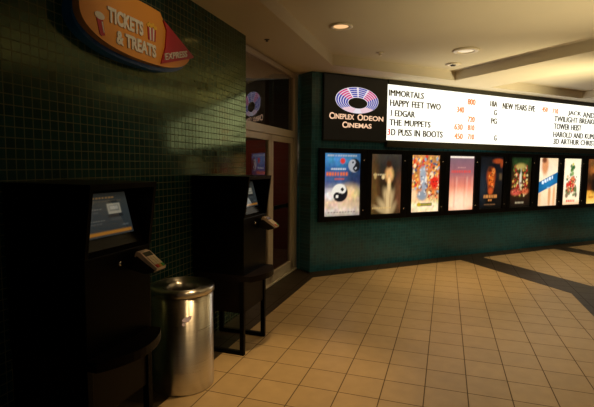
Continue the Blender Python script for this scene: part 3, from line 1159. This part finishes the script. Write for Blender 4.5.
for k in range(9):
    e0, e1 = edges[k] + .003, edges[k + 1] - .003
    c = empty('poster_case', (e0, D, CZ0))
    tag(c, case_labels[k], 'poster case', 'row of lit poster cases')
    w, h = e1 - e0, CZ1 - CZ0
    a, b = PX[k] - e0 - .004, PX[k] + PWD[k] - e0 + .004
    z0, z1 = PB - CZ0 - .004, PT - CZ0 + .004
    bm = B()
    yf = -.05
    box(bm, (0, yf, 0), (a, -.001, h), .004)
    box(bm, (b, yf, 0), (w, -.001, h), .004)
    box(bm, (a, yf, 0), (b, -.001, z0), .003)
    box(bm, (a, yf, z1), (b, -.001, h), .003)
    obj('frame', bm, M['case'], c)
    bm = B()
    box(bm, (a, -.014, z0), (b, -.001, z1))
    obj('backing', bm, M['case'], c)
    bm = B()
    box(bm, (a, -.036, z0), (b, -.033, z1))
    obj('glass_pane', bm, M['case_glass'], c)
    for zz in (.16, h - .18):
        bm = B()
        lathe(bm, [(0, .006), (.010, .006), (.012, 0)], 16)
        bmesh.ops.rotate(bm, verts=bm.verts[:], cent=(0, 0, 0), matrix=Matrix.Rotation(PI / 2, 3, 'X'))
        bmesh.ops.translate(bm, verts=bm.verts[:], vec=(min(b + .045, w - .02), yf, zz))
        obj('lock', bm, M['chrome'], c, True)
    p = painted_grid('movie_poster', PWD[k], PT - PB, 46, 68, (lambda U, V, k=k: GAIN[k] * posters[k][0](U, V)), M['poster'])
    p.location = (PX[k], D - .020, PB)
    tag(p, posters[k][1], 'poster', 'backlit film posters along the wall')

# ------------------------------------------------------------------ ceiling fittings
def fitting(name, x, y, z, prof_ring, prof_in, mat_ring, mat_in, inner, label, cat, group=None):
    o = empty(name, (x, y, z))
    tag(o, label, cat, group)
    bm = B()
    lathe(bm, prof_ring, 40)
    obj('trim_ring', bm, mat_ring, o, True)
    bm = B()
    lathe(bm, prof_in, 40)
    obj(inner, bm, mat_in, o, True)
    return o


fitting('recessed_downlight', 2.72, 4.381, ZT, [(.085, -.001), (.13, -.001), (.135, -.010), (.10, -.016), (.085, -.010), (.085, -.001)], [(0, -.008), (.06, -.006), (.086, -.003)],
        M['lamp_ring'], M['lamp_glow'], 'lamp', 'round recessed downlight glowing orange in the ceiling tray', 'downlight', 'ceiling downlights')
fitting('recessed_downlight', 4.737, 4.467, ZT, [(.10, -.001), (.165, -.001), (.172, -.010), (.15, -.022), (.11, -.024), (.10, -.012), (.10, -.001)], [(0, -.022), (.07, -.018), (.102, -.010)],
        M['lamp_ring'], M['lamp_off'], 'lamp', 'larger pale round downlight with white lens, unlit', 'downlight', 'ceiling downlights')
fitting('ceiling_spotlight', 5.21, 5.157, ZT, [(.045, -.001), (.11, -.001), (.115, -.008), (.06, -.020), (.045, -.012), (.045, -.001)], [(0, -.034), (.03, -.032), (.046, -.014), (.046, -.001)],
        M['lamp_ring'], M['dark_plastic'], 'eyeball', 'small round ceiling fitting with dark centre near the tray corner above the marquee', 'spotlight')
fitting('ceiling_sprinkler', 3.819, 5.126, ZT, [(.0, -.001), (.05, -.001), (.052, -.006), (.018, -.012), (0, -.012)], [(.018, -.010), (.014, -.03), (.024, -.038), (.022, -.042), (0, -.042)],
        M['lamp_ring'], M['lamp_ring'], 'nozzle', 'tiny sprinkler head in the ceiling tray close to the marquee', 'sprinkler')
fitting('ceiling_sprinkler', 1.995, 4.784, ZC, [(.0, -.001), (.03, -.001), (.031, -.004), (.014, -.007), (0, -.007)], [(.010, -.006), (.008, -.016), (.018, -.019), (.016, -.022), (0, -.022)],
        M['dark_plastic'], M['dark_plastic'], 'nozzle', 'dark sprinkler head under the low soffit in front of the doors', 'sprinkler')


# ------------------------------------------------------------------ lights
def spot(x, y, z, power, col, ang=75, blend=.8, size=.08, aim=None):
    l = bpy.data.lights.new('downlight', 'SPOT')
    l.energy = power
    l.color = col
    l.spot_size = math.radians(ang)
    l.spot_blend = blend
    l.shadow_soft_size = size
    o = bpy.data.objects.new('downlight', l)  # shared by all spots, the added uplights and accent spots too
    C.objects.link(o)
    o.location = (x, y, z)
    if aim:
        o.rotation_euler = (Vector(aim) - Vector((x, y, z))).to_track_quat('-Z', 'Y').to_euler()
    return o


WARM = (1.0, .66, .30)
spot(1.40, 3.05, 3.15, 230, WARM, 46, 1)
spot(.95, 1.5, 3.15, 26, WARM, 34, 1, .08, (.72, 3.3, .45))  # extra spot added to lift the dark side of the trash can
spot(2.72, 4.381, 3.18, 60, WARM, 80, .9)
spot(4.737, 4.467, 3.15, 85, (1, .74, .38), 95, 1)
spot(5.1, 4.95, 3.15, 190, (1, .66, .30), 56, 1)
spot(3.0, 2.1, 3.15, 95, (1, .70, .36), 90, 1)
spot(7.9, 4.6, 3.15, 190, (1, .74, .40), 80, 1)
spot(11.2, 5.0, 3.15, 200, (1, .72, .36), 75, 1)
spot(5.2, 2.4, 3.15, 55, (1, .76, .42), 110, 1)
# unseen uplights, off to the right, added to brighten the ceiling
spot(7.4, 3.3, .8, 600, (1, .84, .48), 78, 1, .15, (6.6, 4.9, 3.3))
spot(4.6, 1.4, .8, 290, (1, .82, .46), 78, 1, .15, (4.2, 2.6, 3.3))
spot(UV(2.7, -1.0).x, UV(2.7, -1.0).y, 3.05, 9, (1, .80, .5), 60, 1, .05, UV(2.65, NW, 2.56))  # small unseen spot added to brighten the wall sign
# dim lamp inside the lobby behind the doors
l = bpy.data.lights.new('lobby_lamp', 'POINT')
l.energy = 11
l.color = (1, .62, .35)
l.shadow_soft_size = .2
o = bpy.data.objects.new('lobby_lamp', l)
C.objects.link(o)
o.location = UV(7.0, -3.7, 1.9)

w = bpy.data.worlds.new('lobby_air')
bpy.context.scene.world = w
w.use_nodes = True
bg = w.node_tree.nodes.get('Background')
bg.inputs[0].default_value = (1.0, .84, .62, 1)
bg.inputs[1].default_value = .042

# ------------------------------------------------------------------ camera
f, pitch, roll, yaw = 445.996, .0874, .0100, .4640
cy, sy, cp, s_p = math.cos(yaw), math.sin(yaw), math.cos(pitch), math.sin(pitch)
F = Vector((sy * cp, cy * cp, -s_p))
R = Vector((cy, -sy, 0))
U = R.cross(F)
R2 = R * math.cos(roll) + U * math.sin(roll)
U2 = -R * math.sin(roll) + U * math.cos(roll)
cd = bpy.data.cameras.new('camera')
cd.sensor_fit = 'HORIZONTAL'
cd.sensor_width = 36
cd.lens = f * 36 / 594
cd.clip_start = .02
cam = bpy.data.objects.new('camera', cd)
C.objects.link(cam)
m3 = Matrix((R2, U2, -F)).transposed()
cam.matrix_world = Matrix.Translation((0, 0, CAM_H)) @ m3.to_4x4()
sc = bpy.context.scene
sc.camera = cam
sc.view_settings.view_transform = 'Standard'
sc.view_settings.look = 'None'
sc.view_settings.exposure = 0
sc.view_settings.gamma = 1
